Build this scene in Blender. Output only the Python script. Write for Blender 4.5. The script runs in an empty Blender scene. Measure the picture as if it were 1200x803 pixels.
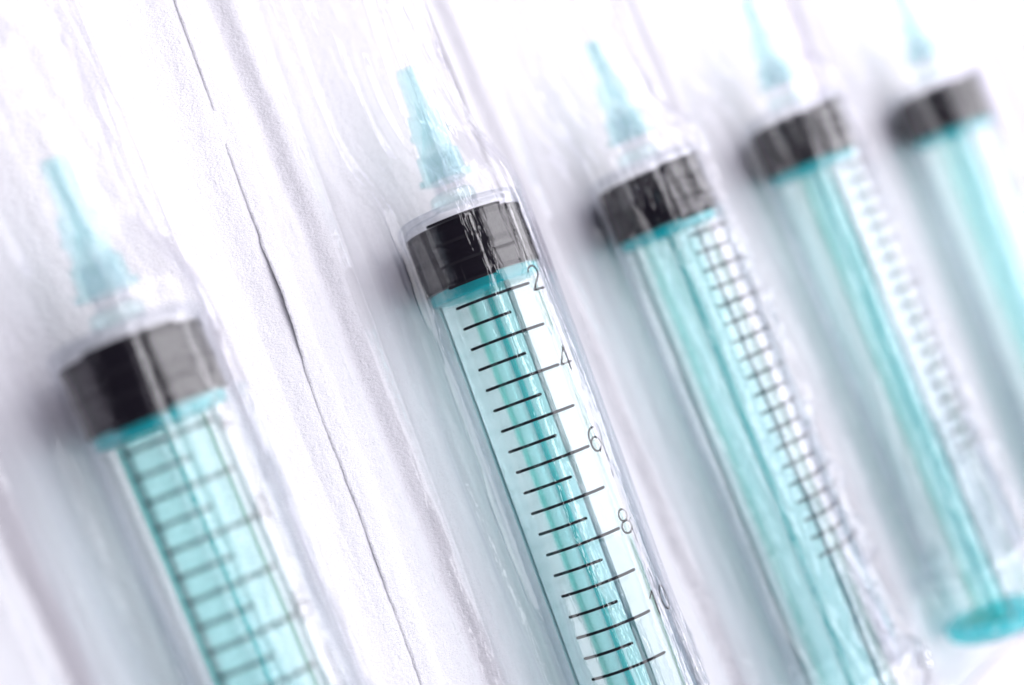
import bpy, math, random
import numpy as np
from mathutils import Vector, Matrix

MM = 0.001
R_ = math.radians
sc = bpy.context.scene
C = sc.collection

# ------------------------------------------------------------------ camera
E_, PITCH, ROLL = R_(48), R_(1.5), R_(21)
v = Vector((math.cos(E_), 0, -math.sin(E_))); u = Vector((0, 1, 0)); r = Vector((math.sin(E_), 0, math.cos(E_)))
v, u = v*math.cos(PITCH) + u*math.sin(PITCH), u*math.cos(PITCH) - v*math.sin(PITCH)
xc = r*math.cos(ROLL) - u*math.sin(ROLL)
yc = r*math.sin(ROLL) + u*math.cos(ROLL)
cd = bpy.data.cameras.new('camera'); cam = bpy.data.objects.new('camera', cd); C.objects.link(cam)
M = Matrix((xc, yc, -v)).transposed().to_4x4()
M.translation = Vector((-119.37, 9.625, 142.96))*MM
cam.matrix_world = M
cd.sensor_width = 36; cd.lens = 50.4; cd.clip_start = 0.005; cd.clip_end = 20
cd.dof.use_dof = True; cd.dof.focus_distance = 0.1705; cd.dof.aperture_fstop = 8.0
sc.camera = cam

# ------------------------------------------------------------------ light
w = bpy.data.worlds.new('World'); sc.world = w; w.use_nodes = True
bg = w.node_tree.nodes['Background']; bg.inputs[0].default_value = (.70, .60, 1.0, 1); bg.inputs[1].default_value = .08


def area(name, loc, target, sx, sy, power, col):
    l = bpy.data.lights.new(name, 'AREA'); l.shape = 'RECTANGLE'; l.size = sx; l.size_y = sy; l.energy = power; l.color = col
    o = bpy.data.objects.new(name, l); C.objects.link(o); o.location = loc
    d = Vector(target) - Vector(loc)
    o.rotation_euler = d.to_track_quat('-Z', 'Y').to_euler()
    return o


area('softbox', (.18, .0, .49), (.02, 0, 0), 1.0, .52, 6.0, (.965, .945, 1))
area('added_glint_strip', (.62, .0, .33), (.05, 0, 0), 1.0, .20, 5.4, (.965, .945, 1))  # added low at the right only to put sharp glints on the film
area('narrow_strip_light', (-.20, .0, .46), (.02, 0, 0), 1.0, .028, .75, (.965, .945, 1))

area('fill_needle_end', (-.12, .55, .55), (.03, 0, 0), .5, .4, 1.35, (.80, .75, 1))
area('fill_plunger_end', (-.10, -.55, .52), (.03, 0, 0), .5, .4, 1.2, (.80, .75, 1))

sc.view_settings.view_transform = 'Standard'; sc.view_settings.look = 'None'
sc.view_settings.exposure = -0.18; sc.view_settings.gamma = 1; sc.view_settings.use_curve_mapping = False
cy = sc.cycles
cy.max_bounces = 14; cy.diffuse_bounces = 6; cy.glossy_bounces = 4; cy.transmission_bounces = 4
cy.transparent_max_bounces = 48; cy.volume_bounces = 0; cy.caustics_reflective = False; cy.caustics_refractive = False
cy.use_adaptive_sampling = True; cy.adaptive_threshold = .025
cy.use_denoising = True
try:
    cy.denoiser = 'OPENIMAGEDENOISE'
except Exception:
    pass
cy.sample_clamp_indirect = 6


# ------------------------------------------------------------------ materials
class NT:
    def __init__(s, name):
        s.m = bpy.data.materials.new(name); s.m.use_nodes = True; s.t = s.m.node_tree; s.t.nodes.clear()
        s.out = s.n('ShaderNodeOutputMaterial')

    def n(s, typ, **k):
        nd = s.t.nodes.new(typ)
        for a, b in k.items():
            if a[0] == '_':
                setattr(nd, a[1:], b)
        return nd

    def l(s, a, b):
        s.t.links.new(a, b)

    def math(s, op, a, b=None, c=None):
        nd = s.n('ShaderNodeMath', _operation=op)
        for i, x in enumerate((a, b, c)):
            if x is None: continue
            if isinstance(x, (int, float)): nd.inputs[i].default_value = x
            else: s.l(x, nd.inputs[i])
        return nd.outputs[0]

    def schlick(s, f0, normal=None, top=.96):
        g = s.n('ShaderNodeNewGeometry')
        d = s.n('ShaderNodeVectorMath', _operation='DOT_PRODUCT')
        s.l(normal if normal is not None else g.outputs['Normal'], d.inputs[0]); s.l(g.outputs['Incoming'], d.inputs[1])
        c = s.math('ABSOLUTE', d.outputs['Value'])
        p = s.math('POWER', s.math('SUBTRACT', 1.0, c), 5.0)
        return s.math('MULTIPLY_ADD', p, top - f0, f0)

    def bump(s, height, strength, dist):
        b = s.n('ShaderNodeBump'); b.inputs['Strength'].default_value = strength; b.inputs['Distance'].default_value = dist
        s.l(height, b.inputs['Height']); return b.outputs[0]

    def noise(s, scale, detail=3, vec=None, rough=.5):
        nd = s.n('ShaderNodeTexNoise'); nd.inputs['Scale'].default_value = scale; nd.inputs['Detail'].default_value = detail
        nd.inputs['Roughness'].default_value = rough
        if vec is not None: s.l(vec, nd.inputs['Vector'])
        return nd.outputs['Fac']

    def objco(s, scale=(1, 1, 1)):
        t = s.n('ShaderNodeTexCoord'); m = s.n('ShaderNodeMapping'); m.inputs['Scale'].default_value = scale
        s.l(t.outputs['Object'], m.inputs[0]); return m.outputs[0]


def clear_mat(name, f0, rough, tint=(1, 1, 1), haze=0.0, hazecol=(.9, .9, .93), bump=None, top=.96, absorb=None, edge=None):
    """thin clear plastic: straight transmission, Schlick reflection, a little milky haze, optional absorbing bulk"""
    k = NT(name)
    nrm = bump(k) if bump else None
    f = k.schlick(f0, nrm, top)
    tr = k.n('ShaderNodeBsdfTransparent'); tr.inputs[0].default_value = (*tint, 1)
    gl = k.n('ShaderNodeBsdfGlossy'); gl.inputs['Roughness'].default_value = rough; gl.inputs[0].default_value = (1, 1, 1, 1)
    if nrm is not None: k.l(nrm, gl.inputs['Normal'])
    if edge:                                             # a slanting look passes through more plastic
        g = k.n('ShaderNodeNewGeometry'); d = k.n('ShaderNodeVectorMath', _operation='DOT_PRODUCT')
        k.l(nrm if nrm is not None else g.outputs['Normal'], d.inputs[0]); k.l(g.outputs['Incoming'], d.inputs[1])
        q = k.math('POWER', k.math('SUBTRACT', 1.0, k.math('ABSOLUTE', d.outputs['Value'])), 3.0)
        em = k.n('ShaderNodeMix', _data_type='RGBA'); em.inputs[6].default_value = (*tint, 1); em.inputs[7].default_value = (*edge, 1)
        k.l(q, em.inputs[0]); k.l(em.outputs[2], tr.inputs[0])
    base = tr.outputs[0]
    if haze > 0:
        df = k.n('ShaderNodeBsdfDiffuse'); df.inputs[0].default_value = (*hazecol, 1)
        tl = k.n('ShaderNodeBsdfTranslucent'); tl.inputs[0].default_value = (*hazecol, 1)
        mm = k.n('ShaderNodeMixShader'); mm.inputs[0].default_value = .5
        k.l(df.outputs[0], mm.inputs[1]); k.l(tl.outputs[0], mm.inputs[2])
        m2 = k.n('ShaderNodeMixShader'); m2.inputs[0].default_value = haze
        k.l(base, m2.inputs[1]); k.l(mm.outputs[0], m2.inputs[2]); base = m2.outputs[0]
    mx = k.n('ShaderNodeMixShader'); k.l(f, mx.inputs[0]); k.l(base, mx.inputs[1]); k.l(gl.outputs[0], mx.inputs[2])
    k.l(mx.outputs[0], k.out.inputs['Surface'])
    if absorb:
        va = k.n('ShaderNodeVolumeAbsorption'); mxv = max(absorb)
        va.inputs['Color'].default_value = (*[1 - a/mxv for a in absorb], 1); va.inputs['Density'].default_value = mxv*1000
        k.l(va.outputs[0], k.out.inputs['Volume'])
    return k.m


def film_bump(k):
    a = k.noise(1, 3, k.objco((700, 130, 700)), .55)
    b = k.noise(1, 2, k.objco((160, 40, 160)), .5)
    h = k.math('MULTIPLY_ADD', b, 2.2, a)
    return k.bump(h, .6, .00028)


def paper_mat(name, col, s=1.0):
    k = NT(name)
    fib = k.noise(1, 4, k.objco((2600, 5200, 2600)), .65)
    fib2 = k.noise(1, 3, k.objco((900, 500, 900)), .6)
    h = k.math('MULTIPLY_ADD', fib2, .9, fib)
    nb = k.bump(h, 1.0*s, .0003)
    p = k.n('ShaderNodeBsdfPrincipled'); p.inputs['Roughness'].default_value = .9; p.inputs['Specular IOR Level'].default_value = .15
    cr = k.n('ShaderNodeMix', _data_type='RGBA')
    cr.inputs[6].default_value = (*[c*.94 for c in col], 1); cr.inputs[7].default_value = (*col, 1)
    k.l(fib2, cr.inputs[0]); k.l(cr.outputs[2], p.inputs['Base Color'])
    k.l(nb, p.inputs['Normal']); k.l(p.outputs[0], k.out.inputs[0])
    return k.m


def plain(name, col, rough, spec=.5, metal=0, bump=None):
    k = NT(name); p = k.n('ShaderNodeBsdfPrincipled'); p.inputs['Base Color'].default_value = (*col, 1)
    p.inputs['Roughness'].default_value = rough; p.inputs['Specular IOR Level'].default_value = spec; p.inputs['Metallic'].default_value = metal
    if bump:
        nb = k.bump(k.noise(1, 3, k.objco(bump[0])), bump[1], bump[2]); k.l(nb, p.inputs['Normal'])
    k.l(p.outputs[0], k.out.inputs[0]); return k.m


def ink_mat():
    k = NT('black_ink')
    p = k.n('ShaderNodeBsdfPrincipled'); p.inputs['Base Color'].default_value = (.006, .005, .008, 1)
    p.inputs['Roughness'].default_value = .55; p.inputs['Specular IOR Level'].default_value = .2
    tr = k.n('ShaderNodeBsdfTransparent')
    nz = k.noise(1, 3, k.objco((5200, 5200, 5200)), .7)
    rp = k.n('ShaderNodeValToRGB'); rp.color_ramp.elements[0].position = .25; rp.color_ramp.elements[1].position = .33
    k.l(nz, rp.inputs[0])
    mx = k.n('ShaderNodeMixShader'); k.l(rp.outputs[0], mx.inputs[0]); k.l(tr.outputs[0], mx.inputs[1]); k.l(p.outputs[0], mx.inputs[2])
    k.l(mx.outputs[0], k.out.inputs[0]); return k.m


MAT = {
    'film': clear_mat('clear_film', .055, .05, top=.85, haze=.005, edge=(.78, .77, .83), bump=film_bump),
    'barrel': clear_mat('clear_barrel_plastic', .038, .03, top=.7, haze=.002, absorb=(.018, .017, .014), edge=(.77, .80, .85)),
    'sheath': clear_mat('clear_sheath_plastic', .035, .06, top=.6, haze=.006),
    'rod': clear_mat('teal_translucent_plastic', .04, .16, haze=.08, hazecol=(.0, .90, .86), top=.10, absorb=(.115, .003, .007)),
    'fin_edge': clear_mat('teal_edge_light_path', .04, .2, haze=.24, hazecol=(.0, .92, .86), top=.07, absorb=(.085, .006, .005)),  # same rod plastic; light's longer path along the fin is put into its colour
    'disc': clear_mat('solid_teal_plastic', .04, .2, haze=.45, hazecol=(.0, .72, .74), top=.4, absorb=(.30, .03, .022)),
    'wetted': clear_mat('rubber_contact_band', .004, .05, top=.02),
    'oiled': clear_mat('oiled_inner_wall', .022, .05, top=.3),
    'hub': clear_mat('teal_hub_plastic', .04, .12, haze=.16, hazecol=(.22, .82, .84), top=.4, absorb=(.05, .006, .005)),
    'collar': clear_mat('pale_teal_nozzle_plastic', .045, .08, haze=.08, hazecol=(.4, .75, .75), absorb=(.05, .012, .010)),
    'rubber': plain('black_rubber', (.003, .002, .0045), .3, .07, bump=((400, 400, 400), .15, .0001)),
    'nozzle': clear_mat('clear_nozzle_plastic', .04, .05, top=.6, absorb=(.12, .11, .09)),
    'ink': ink_mat(),
    'paper': paper_mat('white_medical_paper', (.86, .855, .87)),
    'table': paper_mat('white_table_sheet', (.72, .70, .76), .5),
}


# ------------------------------------------------------------------ object helpers
def thing(name, label, cat, group=None, loc=(0, 0, 0), rotz=0):
    o = bpy.data.objects.new(name, None); C.objects.link(o); o.location = Vector(loc)*MM; o.rotation_euler = (0, 0, rotz)
    o.empty_display_size = .005
    o['label'] = label; o['category'] = cat; o['kind'] = 'thing'
    if group: o['group'] = group
    return o


def mesh(name, verts, faces, mat, smooth=True):
    me = bpy.data.meshes.new(name)
    V = np.asarray(verts, dtype=float)*MM
    me.from_pydata(V.tolist(), [], faces)
    me.materials.append(mat)
    if smooth: me.polygons.foreach_set('use_smooth', [True]*len(me.polygons))
    me.update(); return me


def obj(name, me, parent=None):
    o = bpy.data.objects.new(name, me); C.objects.link(o)
    if parent: o.parent = parent
    return o


def lathe(prof, n=64, closed=False, cap0=False, cap1=False):
    """prof: list of (radius, y) turned round the y axis"""
    Vs, F = [], []
    for (rr, y) in prof:
        for i in range(n):
            a = 2*math.pi*i/n
            Vs.append((rr*math.sin(a), y, rr*math.cos(a)))
    m = len(prof)
    for j in range(m if closed else m - 1):
        k = (j + 1) % m
        for i in range(n):
            i2 = (i + 1) % n
            F.append((j*n + i, k*n + i, k*n + i2, j*n + i2))
    if cap0: F.append(tuple(range(n)))
    if cap1: F.append(tuple(reversed(range((m - 1)*n, m*n))))
    return Vs, F


def soft(prof, rad=.15):
    """round the corners of an open profile with three points each"""
    out = [prof[0]]
    for a, b, c in zip(prof, prof[1:], prof[2:]):
        a, b, c = np.array(a, float), np.array(b, float), np.array(c, float)
        la, lc = np.linalg.norm(a - b), np.linalg.norm(c - b)
        d = min(rad, la*.45, lc*.45)
        p, q = b + (a - b)/la*d, b + (c - b)/lc*d
        out += [tuple(p), tuple((p + q + 2*b)/4), tuple(q)]
    return out + [prof[-1]]


def orient(me):
    import bmesh
    bm = bmesh.new(); bm.from_mesh(me); bmesh.ops.recalc_face_normals(bm, faces=bm.faces); bm.to_mesh(me); bm.free(); return me


# ------------------------------------------------------------------ numpy noise
def vnoise(x, y, seed):
    rs = np.random.RandomState(seed); T = rs.rand(256, 256)
    xi, yi = np.floor(x).astype(int), np.floor(y).astype(int)
    fx, fy = x - xi, y - yi
    fx = fx*fx*fx*(fx*(fx*6 - 15) + 10); fy = fy*fy*fy*(fy*(fy*6 - 15) + 10)
    g = lambda a, b: T[a % 256, b % 256]
    return ((g(xi, yi)*(1 - fx) + g(xi + 1, yi)*fx)*(1 - fy) + (g(xi, yi + 1)*(1 - fx) + g(xi + 1, yi + 1)*fx)*fy)*2 - 1


def sstep(a, b, x):
    t = np.clip((x - a)/(b - a), 0, 1); return t*t*(3 - 2*t)


def gauss(x, s):
    return np.exp(-.5*(x/s)**2)


ML = 5.24            # millimetres of barrel per graduation unit
ZA = 9.0             # axis height
RO = 8.25            # barrel outer radius

# ------------------------------------------------------------------ shared syringe meshes
barrel_prof = [(8.25, -76.5), (8.25, -.1), (8.1, .45), (7.6, .8), (6.0, 1.05), (3.6, 1.35), (3.1, 1.5),
               (2.2, 1.5), (3.4, .75), (6.6, .25), (7.4, -.1), (7.62, -.5), (7.62, -1.15), (7.62, -1.85), (7.62, -4.55), (7.62, -5.35), (7.62, -8.1), (7.62, -8.66), (7.62, -76.5)]
me_barrel = mesh('barrel', *lathe(barrel_prof, 96, closed=True), MAT['barrel'])
me_barrel.materials.append(MAT['wetted']); me_barrel.materials.append(MAT['oiled'])
for pl in me_barrel.polygons:                        # where the rubber rings press on the wall there is no inner reflection
    cy_ = sum(me_barrel.vertices[i].co.y for i in pl.vertices)/len(pl.vertices)/MM
    rr_ = math.hypot(pl.center.x, pl.center.z)/MM
    if 7.5 < rr_ < 7.7 and (-1.85 < cy_ < -1.15 or -5.35 < cy_ < -4.55 or -8.66 < cy_ < -8.1): pl.material_index = 1
    elif 7.5 < rr_ < 7.7 and -8.66 < cy_ < -1: pl.material_index = 2
me_barrel = orient(me_barrel)
me_collar = orient(mesh('nozzle_collar', *lathe(soft([(2.2, 1.52), (3.05, 1.52), (2.95, 2.9), (2.3, 3.15), (1.5, 3.15), (1.5, 1.52)], .2), 48, closed=True), MAT['collar']))
me_nozzle = orient(mesh('nozzle', *lathe([(2.0, 3.17), (1.85, 8.2), (1.2, 8.2), (1.2, 3.17)], 48, closed=True), MAT['nozzle']))


def flange_mesh():
    n = 72; V, F = [], []
    for y in (-78.6, -78.3, -76.9, -76.52):
        ins = .3 if y in (-78.6, -76.52) else 0
        for i in range(n):
            a = 2*math.pi*i/n
            x = (11.6 - ins)*math.copysign(abs(math.sin(a))**.75, math.sin(a)); z = (8.5 - ins)*math.copysign(abs(math.cos(a))**.75, math.cos(a))
            V.append((x, y, z))
    b = len(V)
    for y in (-78.6, -76.52):
        for i in range(n):
            a = 2*math.pi*i/n; V.append((7.62*math.sin(a), y, 7.62*math.cos(a)))
    for j in range(3):
        for i in range(n):
            i2 = (i + 1) % n; F.append((j*n + i, j*n + i2, (j + 1)*n + i2, (j + 1)*n + i))
    for i in range(n):
        i2 = (i + 1) % n
        F += [(i, b + i, b + i2, i2), (3*n + i, 3*n + i2, b + n + i2, b + n + i), (b + i, b + n + i, b + n + i2, b + i2)]
    return orient(mesh('flange', V, F, MAT['barrel']))


me_flange = flange_mesh()
stop_prof = soft([(0, -.95), (6.9, -1.0), (7.6, -1.15), (7.6, -1.85), (7.5, -2.0), (7.5, -4.4), (7.58, -4.55), (7.58, -5.35), (7.5, -5.5),
                  (7.5, -7.95), (7.58, -8.1), (7.58, -8.66), (0, -8.66)], .12)
me_stopper = orient(mesh('stopper', *lathe(stop_prof[1:-1], 80, cap0=True, cap1=True), MAT['rubber']))


def rod_mesh():
    """four crossed fins, one closed outline extruded along y"""
    t, R = .46, 6.9
    P = []
    for q in range(4):
        a = q*math.pi/2; ca, sa = math.cos(a), math.sin(a)
        for (x, z) in ((t + .1, t + .1), (t, t + .4), (t*.85, R - .25), (t*.5, R), (-t*.5, R), (-t*.85, R - .25), (-t, t + .4)):
            P.append((x*ca + z*sa, -x*sa + z*ca))
    P = P[:]
    n = len(P); ys = [-10.25] + list(np.linspace(-12, -85, 20)) + [-86.5]
    V = [(x, y, z) for y in ys for (x, z) in P]; F = []
    for j in range(len(ys) - 1):
        for i in range(n):
            i2 = (i + 1) % n; F.append((j*n + i, j*n + i2, (j + 1)*n + i2, (j + 1)*n + i))
    F.append(tuple(range(n))); F.append(tuple(reversed(range((len(ys) - 1)*n, len(ys)*n))))
    me = mesh('plunger_rod', V, F, MAT['rod'], smooth=False); me.materials.append(MAT['fin_edge'])
    for pl in me.polygons:
        if len(pl.vertices) == 4 and all(math.hypot(me.vertices[i].co.x, me.vertices[i].co.z) > (R - .5)*MM for i in pl.vertices): pl.material_index = 1
    return orient(me)


me_rod = rod_mesh()
me_core = orient(mesh('rod_core', *lathe([(.42, -10.3), (.42, -86.3)], 16, cap0=True, cap1=True), MAT['disc']))
me_disc = orient(mesh('plunger_disc', *lathe(soft([(0, -8.7), (7.1, -8.7), (7.1, -10.0), (6.2, -10.22), (0, -10.22)], .15)[1:-1], 72, cap0=True, cap1=True), MAT['disc']))
me_thumb = orient(mesh('thumb_rest', *lathe(soft([(0, -86.52), (7.7, -86.52), (8.15, -86.9), (8.15, -88.3), (7.7, -88.7), (6.4, -88.5), (0, -88.3)], .2)[1:-1], 72, cap0=True, cap1=True), MAT['disc']))
hub_prof = soft([(2.1, 4.7), (3.1, 4.7), (3.1, 5.3), (2.85, 5.5), (2.8, 8.3), (2.2, 8.4), (2.15, 10.6), (2.6, 10.7), (2.6, 11.2), (2.2, 11.3),
                 (2.15, 13.6), (1.55, 13.8), (1.45, 19.3), (1.3, 19.7), (.6, 19.7), (.6, 12), (2.05, 8.2)], .08)
me_hub = orient(mesh('needle_hub', *lathe(hub_prof, 48, closed=True), MAT['hub']))
me_sheath = orient(mesh('needle_sheath', *lathe([(3.05, 8.6), (2.75, 12), (2.5, 30), (2.2, 50), (1.2, 51.5), (.2, 51.8)], 48, cap1=True), MAT['sheath']))


def hub_lug():
    V, F = [], []
    for sx in (-1, 1):
        b = len(V)
        for x in (2.95, 3.45):
            for y in (4.72, 5.45):
                for z in (-.9, .9):
                    V.append((sx*x, y, z*(1 if x < 3.2 else .7)))
        F += [tuple(b + i for i in f) for f in ((0, 1, 3, 2), (4, 6, 7, 5), (0, 4, 5, 1), (2, 3, 7, 6), (0, 2, 6, 4), (1, 5, 7, 3))]
    return orient(mesh('hub_lug', V, F, MAT['hub'], smooth=False))


me_lug = hub_lug()


def strip_on_barrel(pts, wd, rad=RO + .02):
    """a printed stroke: pts in (arc mm, y mm) on the barrel surface, round-ended ribbon"""
    P = np.array(pts, float); V, F = [], []
    for i in range(len(P) - 1):
        a, b = P[i], P[i + 1]; L = np.linalg.norm(b - a)
        if L < 1e-6: continue
        d = (b - a)/L; nn = np.array((-d[1], d[0]))*wd/2
        k = max(1, int(L/.5)); base = len(V)
        for j in range(k + 1):
            c = a + (b - a)*j/k
            for s in (-1, 1): V.append(tuple(c + s*nn))
        for j in range(k): F.append((base + 2*j, base + 2*j + 1, base + 2*j + 3, base + 2*j + 2))
        for c, q in ((a, 0), (b, math.pi)):         # round ends
            base = len(V); V.append(tuple(c))
            a0 = math.atan2(d[1], d[0]) + math.pi/2 + q
            for j in range(7):
                t = a0 + math.pi*j/6; V.append((c[0] + wd/2*math.cos(t), c[1] + wd/2*math.sin(t)))
            F += [(base, base + 1 + j, base + 2 + j) for j in range(6)]
    rad2 = rad
    W = [(rad2*math.sin(x/RO), y, rad2*math.cos(x/RO)) for x, y in V]
    return W, F


me_long = mesh('scale_tick', *strip_on_barrel([(0, 0), (9.7, 0)], .36), MAT['ink'])
me_short = mesh('scale_tick', *strip_on_barrel([(0, 0), (6.05, 0)], .36), MAT['ink'])


def arc(cx, cy, rx, ry, a0, a1, n=14):
    return [(cx + rx*math.cos(R_(a0 + (a1 - a0)*i/n)), cy + ry*math.sin(R_(a0 + (a1 - a0)*i/n))) for i in range(n + 1)]


GLY = {
    '2': [arc(.5, .72, .42, .28, 165, -25) + [(.05, 0), (.98, 0)]],
    '4': [[(.72, 0), (.72, 1), (.02, .3), (1, .3)]],
    '6': [arc(.62, .62, .55, .38, 75, 180) + arc(.5, .3, .43, .3, 180, 540, 24)],
    '8': [arc(.5, .75, .36, .25, 0, 360, 20), arc(.5, .25, .45, .26, 0, 360, 22)],
    '1': [[(.2, .78), (.55, 1), (.55, 0)]],
    '0': [arc(.5, .5, .43, .5, 0, 360, 24)],
}


def numeral_mesh(txt):
    V, F = [], []
    for i, ch in enumerate(txt):
        for st in GLY[ch]:
            W, G = strip_on_barrel([(10.1 + i*2.3 + x*2.0, -1.0 + y*2.95) for x, y in st], .27, RO + .025)
            b = len(V); V += W; F += [tuple(b + q for q in f) for f in G]
    return mesh('numeral', V, F, MAT['ink'])


me_num = {t: numeral_mesh(t) for t in ('2', '4', '6', '8', '10')}


def rot_y(o, phi):
    o.rotation_euler = (0, phi, 0)


def syringe(label, x, y, ang, phi_scale, phi_fin):
    """x, y: axis point at the top of the stopper"""
    t = thing('syringe', label, 'syringe', 'teal plunger syringes lying side by side in clear packs', (x, y, ZA), ang)
    b = obj('barrel', me_barrel, t)
    obj('flange', me_flange, b); obj('nozzle_collar', me_collar, b); obj('nozzle', me_nozzle, b)
    for i in range(23):
        vml = i*.5
        o = obj('scale_tick', me_short if i % 2 else me_long, b); o.location = (0, (-1.04 - ML*vml)*MM, 0); rot_y(o, R_(phi_scale))
    for tx in ('2', '4', '6', '8', '10'):
        o = obj('numeral', me_num[tx], b); o.location = (0, (-1.04 - ML*int(tx))*MM, 0); rot_y(o, R_(phi_scale))
    obj('stopper', me_stopper, t)
    p = obj('plunger_rod', me_rod, t); rot_y(p, R_(phi_fin))
    obj('rod_core', me_core, p); obj('plunger_disc', me_disc, p); obj('thumb_rest', me_thumb, p)
    h = obj('needle_hub', me_hub, t); rot_y(h, R_(-35)); obj('hub_lug', me_lug, h)
    obj('needle_sheath', me_sheath, t)
    return t


# ------------------------------------------------------------------ packages
def fold_at(y):
    return -17.0 - .04*(y + 8.7)


def paper_z(a, y, seed, lift):
    """height of the backing paper, a across and y along the pack (mm)"""
    f = fold_at(y) + .25*vnoise(y/6, y*0 + 3.3, seed + 5)
    s = a - f
    z = .52 - .28*sstep(-1.4, 0, s) + 1.25*sstep(0.0, 2.6, s) - 1.24*sstep(2.4, 9.5, s)
    z = z + .10*vnoise(a/7, y/16, seed) + .05*vnoise(a/2.5, y/5, seed + 1)*gauss(a + 18, 5)
    z = z + lift(a, y) + .9*(1 - sstep(-99, -93, y))
    return np.maximum(z, .12)


def backing(seed, aL, aR, lift, edge):
    y0, y1 = -97.6, 72.0
    na = int((aR - aL)/.5)//2*2; ny = 290
    T, Y = np.meshgrid(np.linspace(0, 1, na + 1), np.linspace(y0, y1, ny + 1))
    e = edge(Y)
    A = aL + e*(1 - T)**3 + (aR - aL)*T
    Y = Y.copy()
    zig = np.array([0, .6, 1.2, .6])[np.arange(na + 1) % 4]
    Y[0] += zig; Y[-1] -= zig
    Z = paper_z(A, Y, seed, lift)
    V = np.stack([A, Y, Z], -1).reshape(-1, 3)
    W = na + 1; F = []
    for j in range(ny):
        o = j*W
        F += [(o + i, o + i + 1, o + W + i + 1, o + W + i) for i in range(na)]
    return mesh('backing_paper', V, F, MAT['paper'])


CTRL = np.array([(-103, 0, .3), (-94.5, 0, .8), (-92.2, 5.4, 6.5), (-90, 8.6, 9), (-86, 8.8, 9), (-83, 8.9, 9), (-80, 10.2, 9), (-76, 10.2, 9), (-71, 8.85, 9),
                 (-60, 8.75, 9), (1, 8.75, 9), (4, 8.3, 9), (9, 5.6, 9), (15, 4.5, 9), (30, 4.0, 9), (50, 3.6, 9), (54, 2.5, 7), (61, 0, .3), (73, 0, .3)])


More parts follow.
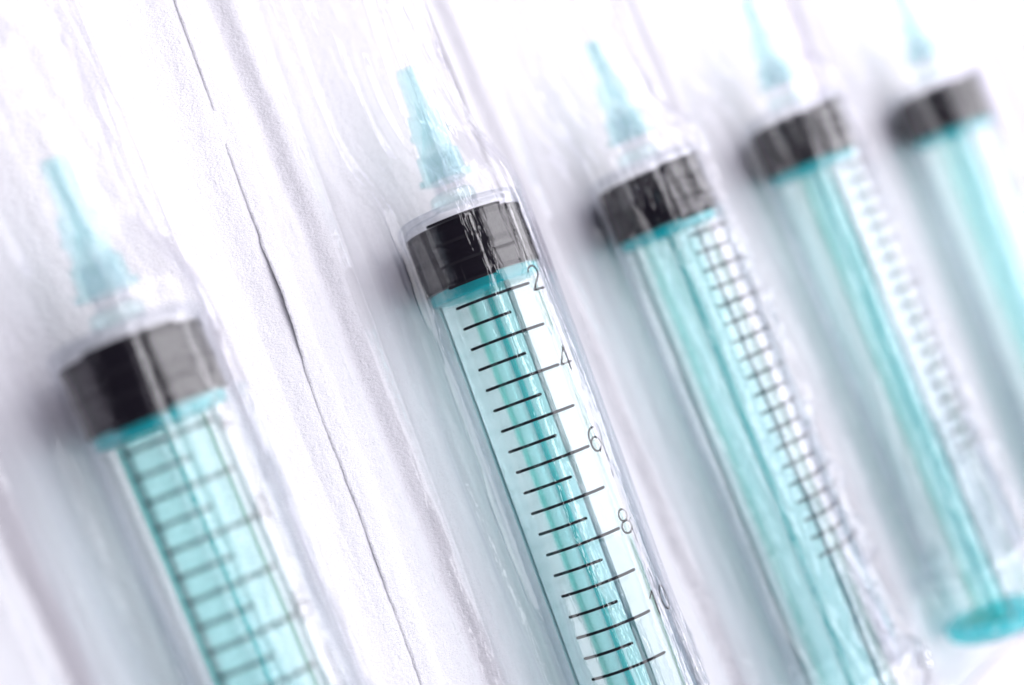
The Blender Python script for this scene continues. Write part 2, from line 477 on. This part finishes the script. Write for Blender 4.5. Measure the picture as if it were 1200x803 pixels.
def film(seed, sL, sR, fL, fR, lift, pleats, crinkle, calm=False):
    """sL, sR: where the film leaves the seal; fL, fR: its outer edges"""
    ys = np.arange(-95.2, 69.6, .42)
    k = np.ones(13)/13
    yy = np.arange(-110, 82, .42)
    Rr = np.convolve(np.interp(yy, CTRL[:, 0], CTRL[:, 1]), k, 'same'); Zc = np.convolve(np.interp(yy, CTRL[:, 0], CTRL[:, 2]), k, 'same')
    Rr = np.interp(ys, yy, Rr); Zc = np.interp(ys, yy, Zc)
    n1, n2, n3, n4, n5 = 14, 50, 130, 70, 20
    rows, kind = [], None
    for y, rr, zc in zip(ys, Rr, Zc):
        one = np.array
        aL = np.linspace(fL, sL, n1, endpoint=False)
        zL = paper_z(aL, aL*0 + y, seed, lift) + .10
        aRr = np.linspace(sR, fR, n5); zR = paper_z(aRr, aRr*0 + y, seed, lift) + .10
        PL = np.array((sL, paper_z(one([sL]), one([y]), seed, lift)[0] + .1)); PR = np.array((sR, zR[0]))

        def tang(P, sign):
            d = np.hypot(P[0], P[1] - zc)
            if rr < .25 or d <= rr + .05: return math.atan2(P[0], P[1] - zc)
            base = math.atan2(P[0], P[1] - zc); off = math.acos(min(1, rr/d))
            return base - sign*off
        tL, tR = tang(PL, -1), tang(PR, 1)
        if tL > -.02: tL = -.02
        if tR < .02: tR = .02
        TL = np.array((rr*math.sin(tL), zc + rr*math.cos(tL))); TR = np.array((rr*math.sin(tR), zc + rr*math.cos(tR)))
        s = np.linspace(0, 1, n2, endpoint=False)[:, None]
        tent1 = PL + (TL - PL)*s
        tt = np.linspace(tL, tR, n3, endpoint=False)
        ar = np.stack([rr*np.sin(tt), zc + rr*np.cos(tt)], 1)
        s = np.linspace(0, 1, n4, endpoint=False)[:, None]
        tent2 = TR + (PR - TR)*s
        rows.append(np.concatenate([np.stack([aL, zL], 1), tent1, ar, tent2, np.stack([aRr, zR], 1)]))
    P = np.array(rows)                                   # ny, nc, 2
    # smooth across and along so that the sheet bends softly
    for _ in range(5):
        P[:, 1:-1] = (P[:, :-2] + 2*P[:, 1:-1] + P[:, 2:])/4
    dP = np.gradient(P, axis=1); N = np.stack([-dP[..., 1], dP[..., 0]], -1); N /= np.linalg.norm(N, axis=-1, keepdims=True) + 1e-9
    S = np.cumsum(np.linalg.norm(dP, axis=-1), 1); mid = n1 + n2 + n3//2
    S = S - S[:, mid:mid + 1]
    Y = np.repeat(ys[:, None], P.shape[1], 1)
    # how loose the sheet is: none on the seal, little on the barrel, more on the tents
    idx = np.arange(P.shape[1])
    c1, c2, c3, c4 = n1, n1 + n2, n1 + n2 + n3, n1 + n2 + n3 + n4
    tent = sstep(c1, c1 + 10, idx)*(1 - sstep(c2 - 6, c2 + 14, idx)) + sstep(c3 - 20, c3 + 6, idx)*(1 - sstep(c4 - 12, c4, idx))
    onb = sstep(c1 + 14, c2, idx)*(1 - sstep(c3, c4 - 20, idx))
    front = 1 + 1.6*sstep(2, 12, Y) + 1.2*(1 - sstep(-84, -66, Y))
    base = vnoise(S/2.6 + .02*Y, Y/46, seed + 11); base = 1 - np.abs(base)*2
    fine = vnoise(S/1.1, Y/15, seed + 12)
    tiny = vnoise(S/.8, Y/4, seed + 13)
    ms = sstep(-.1, .7, vnoise(S/6, Y/22, seed + 14))
    D = tent*(.5*base + .24*fine + .08*tiny*ms) + onb*(.14*base + .09*fine + .025*tiny*ms)*front
    D = D + np.maximum(tent, onb)*crinkle(S, Y)
    D = D + .22*onb*np.maximum(0, vnoise(S/4.5, Y/30, seed + 15) - .15)
    wrinkle_end = sstep(20, 50, Y) + (1 - sstep(-92, -80, Y))
    D = D + np.maximum(tent, onb)*wrinkle_end*(.3*vnoise(S/1.8, Y/6, seed + 16))
    for (s0, s1, ya, yb, hgt, wid) in pleats:            # pinched pleats running along the pack
        t = np.clip((Y - ya)/(yb - ya), 0, 1)
        c = s0 + (s1 - s0)*t + .25*vnoise(Y/9, Y*0 + seed*1.7, seed + 17)
        env = sstep(ya, ya + 6, Y)*(1 - sstep(yb - 6, yb, Y))
        D = D + hgt*env*(1 + .3*vnoise(Y/5, Y*0, seed + 18))*gauss(S - c, wid)
    if calm:                                             # taut over the printed numerals
        D = D*(1 - .85*gauss(S - 9.5, 4)*sstep(-60, -54, Y)*(1 - sstep(2, 8, Y)))
    seal = (1 - sstep(c1 - 2, c1 + 1, idx)) + sstep(c4 - 1, c4 + 2, idx)
    dots = np.maximum(0, np.cos(2*math.pi*Y/1.7))*(gauss(P[..., 0] - (sL - .9), .35) + gauss(P[..., 0] - (fR - .9), .35))
    D = D*(1 - seal) + seal*.07*dots
    D = np.where(onb > .3, np.maximum(D, -.38 + .04*fine), D)      # the sheet cannot pass through what it wraps
    Q = P + N*D[..., None]
    Q[..., 1] = np.maximum(Q[..., 1], .22)
    V = np.stack([Q[..., 0], Y, Q[..., 1]], -1).reshape(-1, 3)
    ny, W = P.shape[:2]
    jj, ii = np.meshgrid(np.arange(ny - 1), np.arange(W - 1), indexing='ij')
    a = (jj*W + ii).ravel()
    F = np.stack([a, a + 1, a + W + 1, a + W], 1)
    me = bpy.data.meshes.new('clear_film')
    me.vertices.add(len(V)); me.vertices.foreach_set('co', (V*MM).astype(np.float32).ravel())
    me.loops.add(F.size); me.loops.foreach_set('vertex_index', F.ravel().astype(np.int32))
    me.polygons.add(len(F)); me.polygons.foreach_set('loop_start', np.arange(0, F.size, 4, dtype=np.int32)); me.polygons.foreach_set('loop_total', np.full(len(F), 4, np.int32))
    me.polygons.foreach_set('use_smooth', np.ones(len(F), bool))
    me.update(calc_edges=True); me.validate(); me.materials.append(MAT['film'])
    return me


def package(label, x, y, ang, seed, aL, aR, sL, sR, fL, fR, pleats, lift=None, edge=None, crinkle=None, calm=False):
    lift = lift or (lambda a, y: a*0)
    edge = edge or (lambda y: .2*vnoise(y/7, y*0 + 1.5, seed + 30))
    crinkle = crinkle or (lambda s, y: s*0)
    t = thing('syringe_package', label, 'sterile package', 'peel packs laid in an overlapping row', (x, y, 0), ang)
    o = obj('backing_paper', backing(seed, aL, aR, lift, edge), t)
    md = o.modifiers.new('thickness', 'SOLIDIFY'); md.thickness = .1*MM; md.offset = -1
    obj('clear_film', film(seed, sL, sR, fL, fR, lift, pleats, crinkle, calm), t)
    return t


# ------------------------------------------------------------------ table
n = 60
gx = np.linspace(-700, 900, n); gy = np.linspace(-800, 800, n)
X, Y = np.meshgrid(gx, gy); Z = .0*X - .15
V = np.stack([X, Y, Z], -1).reshape(-1, 3)
tb = obj('tabletop', mesh('tabletop', V, [(j*n + i, j*n + i + 1, (j + 1)*n + i + 1, (j + 1)*n + i) for j in range(n - 1) for i in range(n - 1)], MAT['table']))
tb['kind'] = 'structure'

# ------------------------------------------------------------------ the row of packs
HALF = RO*math.pi/180            # millimetres of film per degree round the barrel


def phi(deg): return deg*8.75*math.pi/180


SY = [  # x, y at 1.58 units down, angle, scale start, fin, label, package label
    (-48.0, 19.7, 2.3, -61, -68),
    (0.5, 23.0, -1.1, -72, -19),
    (36.9, 22.6, 1.3, -32.5, -14.5),
    (75.6, 25.4, 1.3, -27.6, -35),
    (120.0, 23.9, -1.0, -21, -36),
    (187.0, 22.0, 0, -40, -30),
]
SL = ['large blurred syringe at the left with scale lines facing up across its rod',
      'sharply focused syringe with black numerals 2 4 6 8 beside its scale',
      'syringe right of the sharp one, its wrinkled film breaking up the scale',
      'blurred syringe whose whole teal thumb rest shows at lower right',
      'farthest syringe with its black stopper close to the right picture edge',
      'syringe inside the sixth pack, beyond the right end of the row of five']
PL = ['clear film pack of the large blurred syringe, lying under the lifted paper edge',
      'clear pack with the bare white paper margin and long sharp paper edge',
      'clear crinkled film pack right of the sharp syringe with dotted seal',
      'clear film pack with pinked bottom edge below the teal thumb rest',
      'clear film pack around the farthest syringe near the right picture edge',
      'pack showing only its left film folds in the top right corner']


def lift2(a, y):
    m = sstep(-21, -24, a)
    return .5*sstep(-19.2, -22.3, a) - .33*m + .34*m*np.maximum(0, vnoise(y/9, y*0 + .5, 79)) + m*(.0 + .95*gauss(y + 3.6, 5) + .10*gauss(y + 28, 9) + .08*gauss(y - 28, 8)) + .25*gauss(a + 18.2, .35)*gauss(y - 4.2, 1.2) + .2*gauss(a + 16.8, 1.6)*gauss(y - 3, .35)


def lift1(a, y):
    ea = 24.6 + .059*y
    return .5*sstep(ea - 3.8, ea - .3, a) + .05*vnoise(y/5, y*0 + .5, 80)*sstep(ea - 3, ea, a)


def edge2(y):
    return .18*vnoise(y/8, y*0 + .5, 77) + .35*sstep(3.8, 4.6, y) - .2*sstep(-22.6, -22, y) + .07*vnoise(y/1.2, y*0 + .5, 78) + .05*vnoise(y/.6, y*0 + .5, 81) - .2


def crease(s, y, ls, ly, seed, slant=.0):
    """sharp folded facets: the crease lines run where the noise changes sign"""
    a = vnoise((s + slant*y)/ls, y/ly, seed); b = vnoise((s - slant*y)/(ls*.6) + 7, y/(ly*.55), seed + 1)
    return 1 - 1.7*np.abs(a) + .5*(1 - 2*np.abs(b)) - .4


def crinkle2(s, y):
    k = gauss(s - 14, 4.5)*(1 - sstep(-60, -46, y))
    top = gauss(s, 9)*sstep(16, 26, y)
    return k*(.42*crease(s, y, 1.7, 3.2, 41, .2) + .12*vnoise(s/.7, y/1.3, 42)) + .5*top*crease(s, y, 3.2, 9, 44, .15) + .22*crease(s, y, 3.0, 20, 46, .06)*sstep(5, 12, s)


def crinkle3(s, y):
    k = gauss(s + 1, 7)*gauss(y + 24, 16) + gauss(s - 4, 10)*gauss(y + 64, 18)
    return k*(1.7*crease(s, y, 2.6, 9, 51, .14) + .14*vnoise(s/.9, y/3, 52)) + .34*crease(s, y, 2.8, 20, 55, .08)


def crinkle4(s, y):
    return gauss(s, 11)*gauss(y + 66, 16)*1.7*crease(s, y, 2.8, 8, 61, .2) + .3*crease(s, y, 3.0, 22, 65, .08)


def crinkle15(s, y):
    return .15*crease(s, y, 3.4, 24, 71, .06) + .4*gauss(s, 9)*sstep(14, 26, y)*crease(s, y, 3, 9, 74, .15)


PK = [
    dict(aL=-24, aR=30, sL=-14, sR=15, fL=-19, fR=20.5, pleats=[(phi(-30), phi(-22), -30, 20, .45, .3), (14, 16, -95, 30, .9, .6), (-15, -16, -90, 20, .8, .6)], lift=lift1, crinkle=crinkle15),
    dict(aL=-23.8, aR=18, sL=-12.6, sR=13.6, fL=-14.6, fR=17.5,
         pleats=[(-14.4, -14.6, -52, 46, 1.3, .32), (phi(-62), phi(-68), -92, -44, 1.25, .5), (phi(32), phi(50), -80, 20, .28, .25), (phi(66), phi(84), -90, 30, .5, .3),
                 (phi(80), phi(95), -80, 10, .8, .35), (phi(10), phi(24), 4, 40, .7, .3), (phi(-40), phi(-20), 8, 44, .8, .3), (phi(-4), phi(4), -10, 6, .35, .16)], lift=lift2, edge=edge2, crinkle=crinkle2, calm=True),
    dict(aL=-19.6, aR=20, sL=-12.5, sR=14.5, fL=-15, fR=19,
         pleats=[(phi(-84), phi(-96), -80, 20, .9, .35), (phi(-40), phi(-74), -80, 14, 1.1, .32), (phi(-14), phi(-46), -70, -8, .8, .26), (phi(-30), phi(6), -48, -22, .9, .3),
                 (phi(4), phi(-30), -84, -40, .8, .3), (phi(34), phi(44), -80, 15, .6, .4), (phi(-56), phi(-48), -92, -56, 1.0, .4)], crinkle=crinkle3),
    dict(aL=-19.6, aR=20, sL=-12.5, sR=14.5, fL=-15, fR=19,
         pleats=[(phi(-96), phi(-36), -74, 4, 1.2, .45), (phi(24), phi(10), -70, 10, .8, .4), (phi(-10), phi(-50), -84, -58, 1.0, .4), (phi(-70), phi(-20), -90, -66, 1.0, .4)], crinkle=crinkle4),
    dict(aL=-19.6, aR=20, sL=-12.5, sR=14.5, fL=-15, fR=19, pleats=[(phi(-52), phi(-44), -70, 14, 1.2, .4), (phi(10), phi(0), -70, 20, .8, .5)], crinkle=crinkle15),
    dict(aL=-24, aR=24, sL=-13, sR=14.5, fL=-17, fR=19, pleats=[(-15, -15.5, -80, 40, .8, .4)]),
]
for i, (x, y, ang, ps, pf) in enumerate(SY):
    a = R_(ang)
    # rotation about z by -ang turns the needle end the way the photo shows it
    X0 = x - 8.66*math.sin(a); Y0 = y + 8.66*math.cos(a)
    package(PL[i], X0, Y0, a, 100 + 17*i, **PK[i])
    syringe(SL[i], X0, Y0, a, ps, pf)
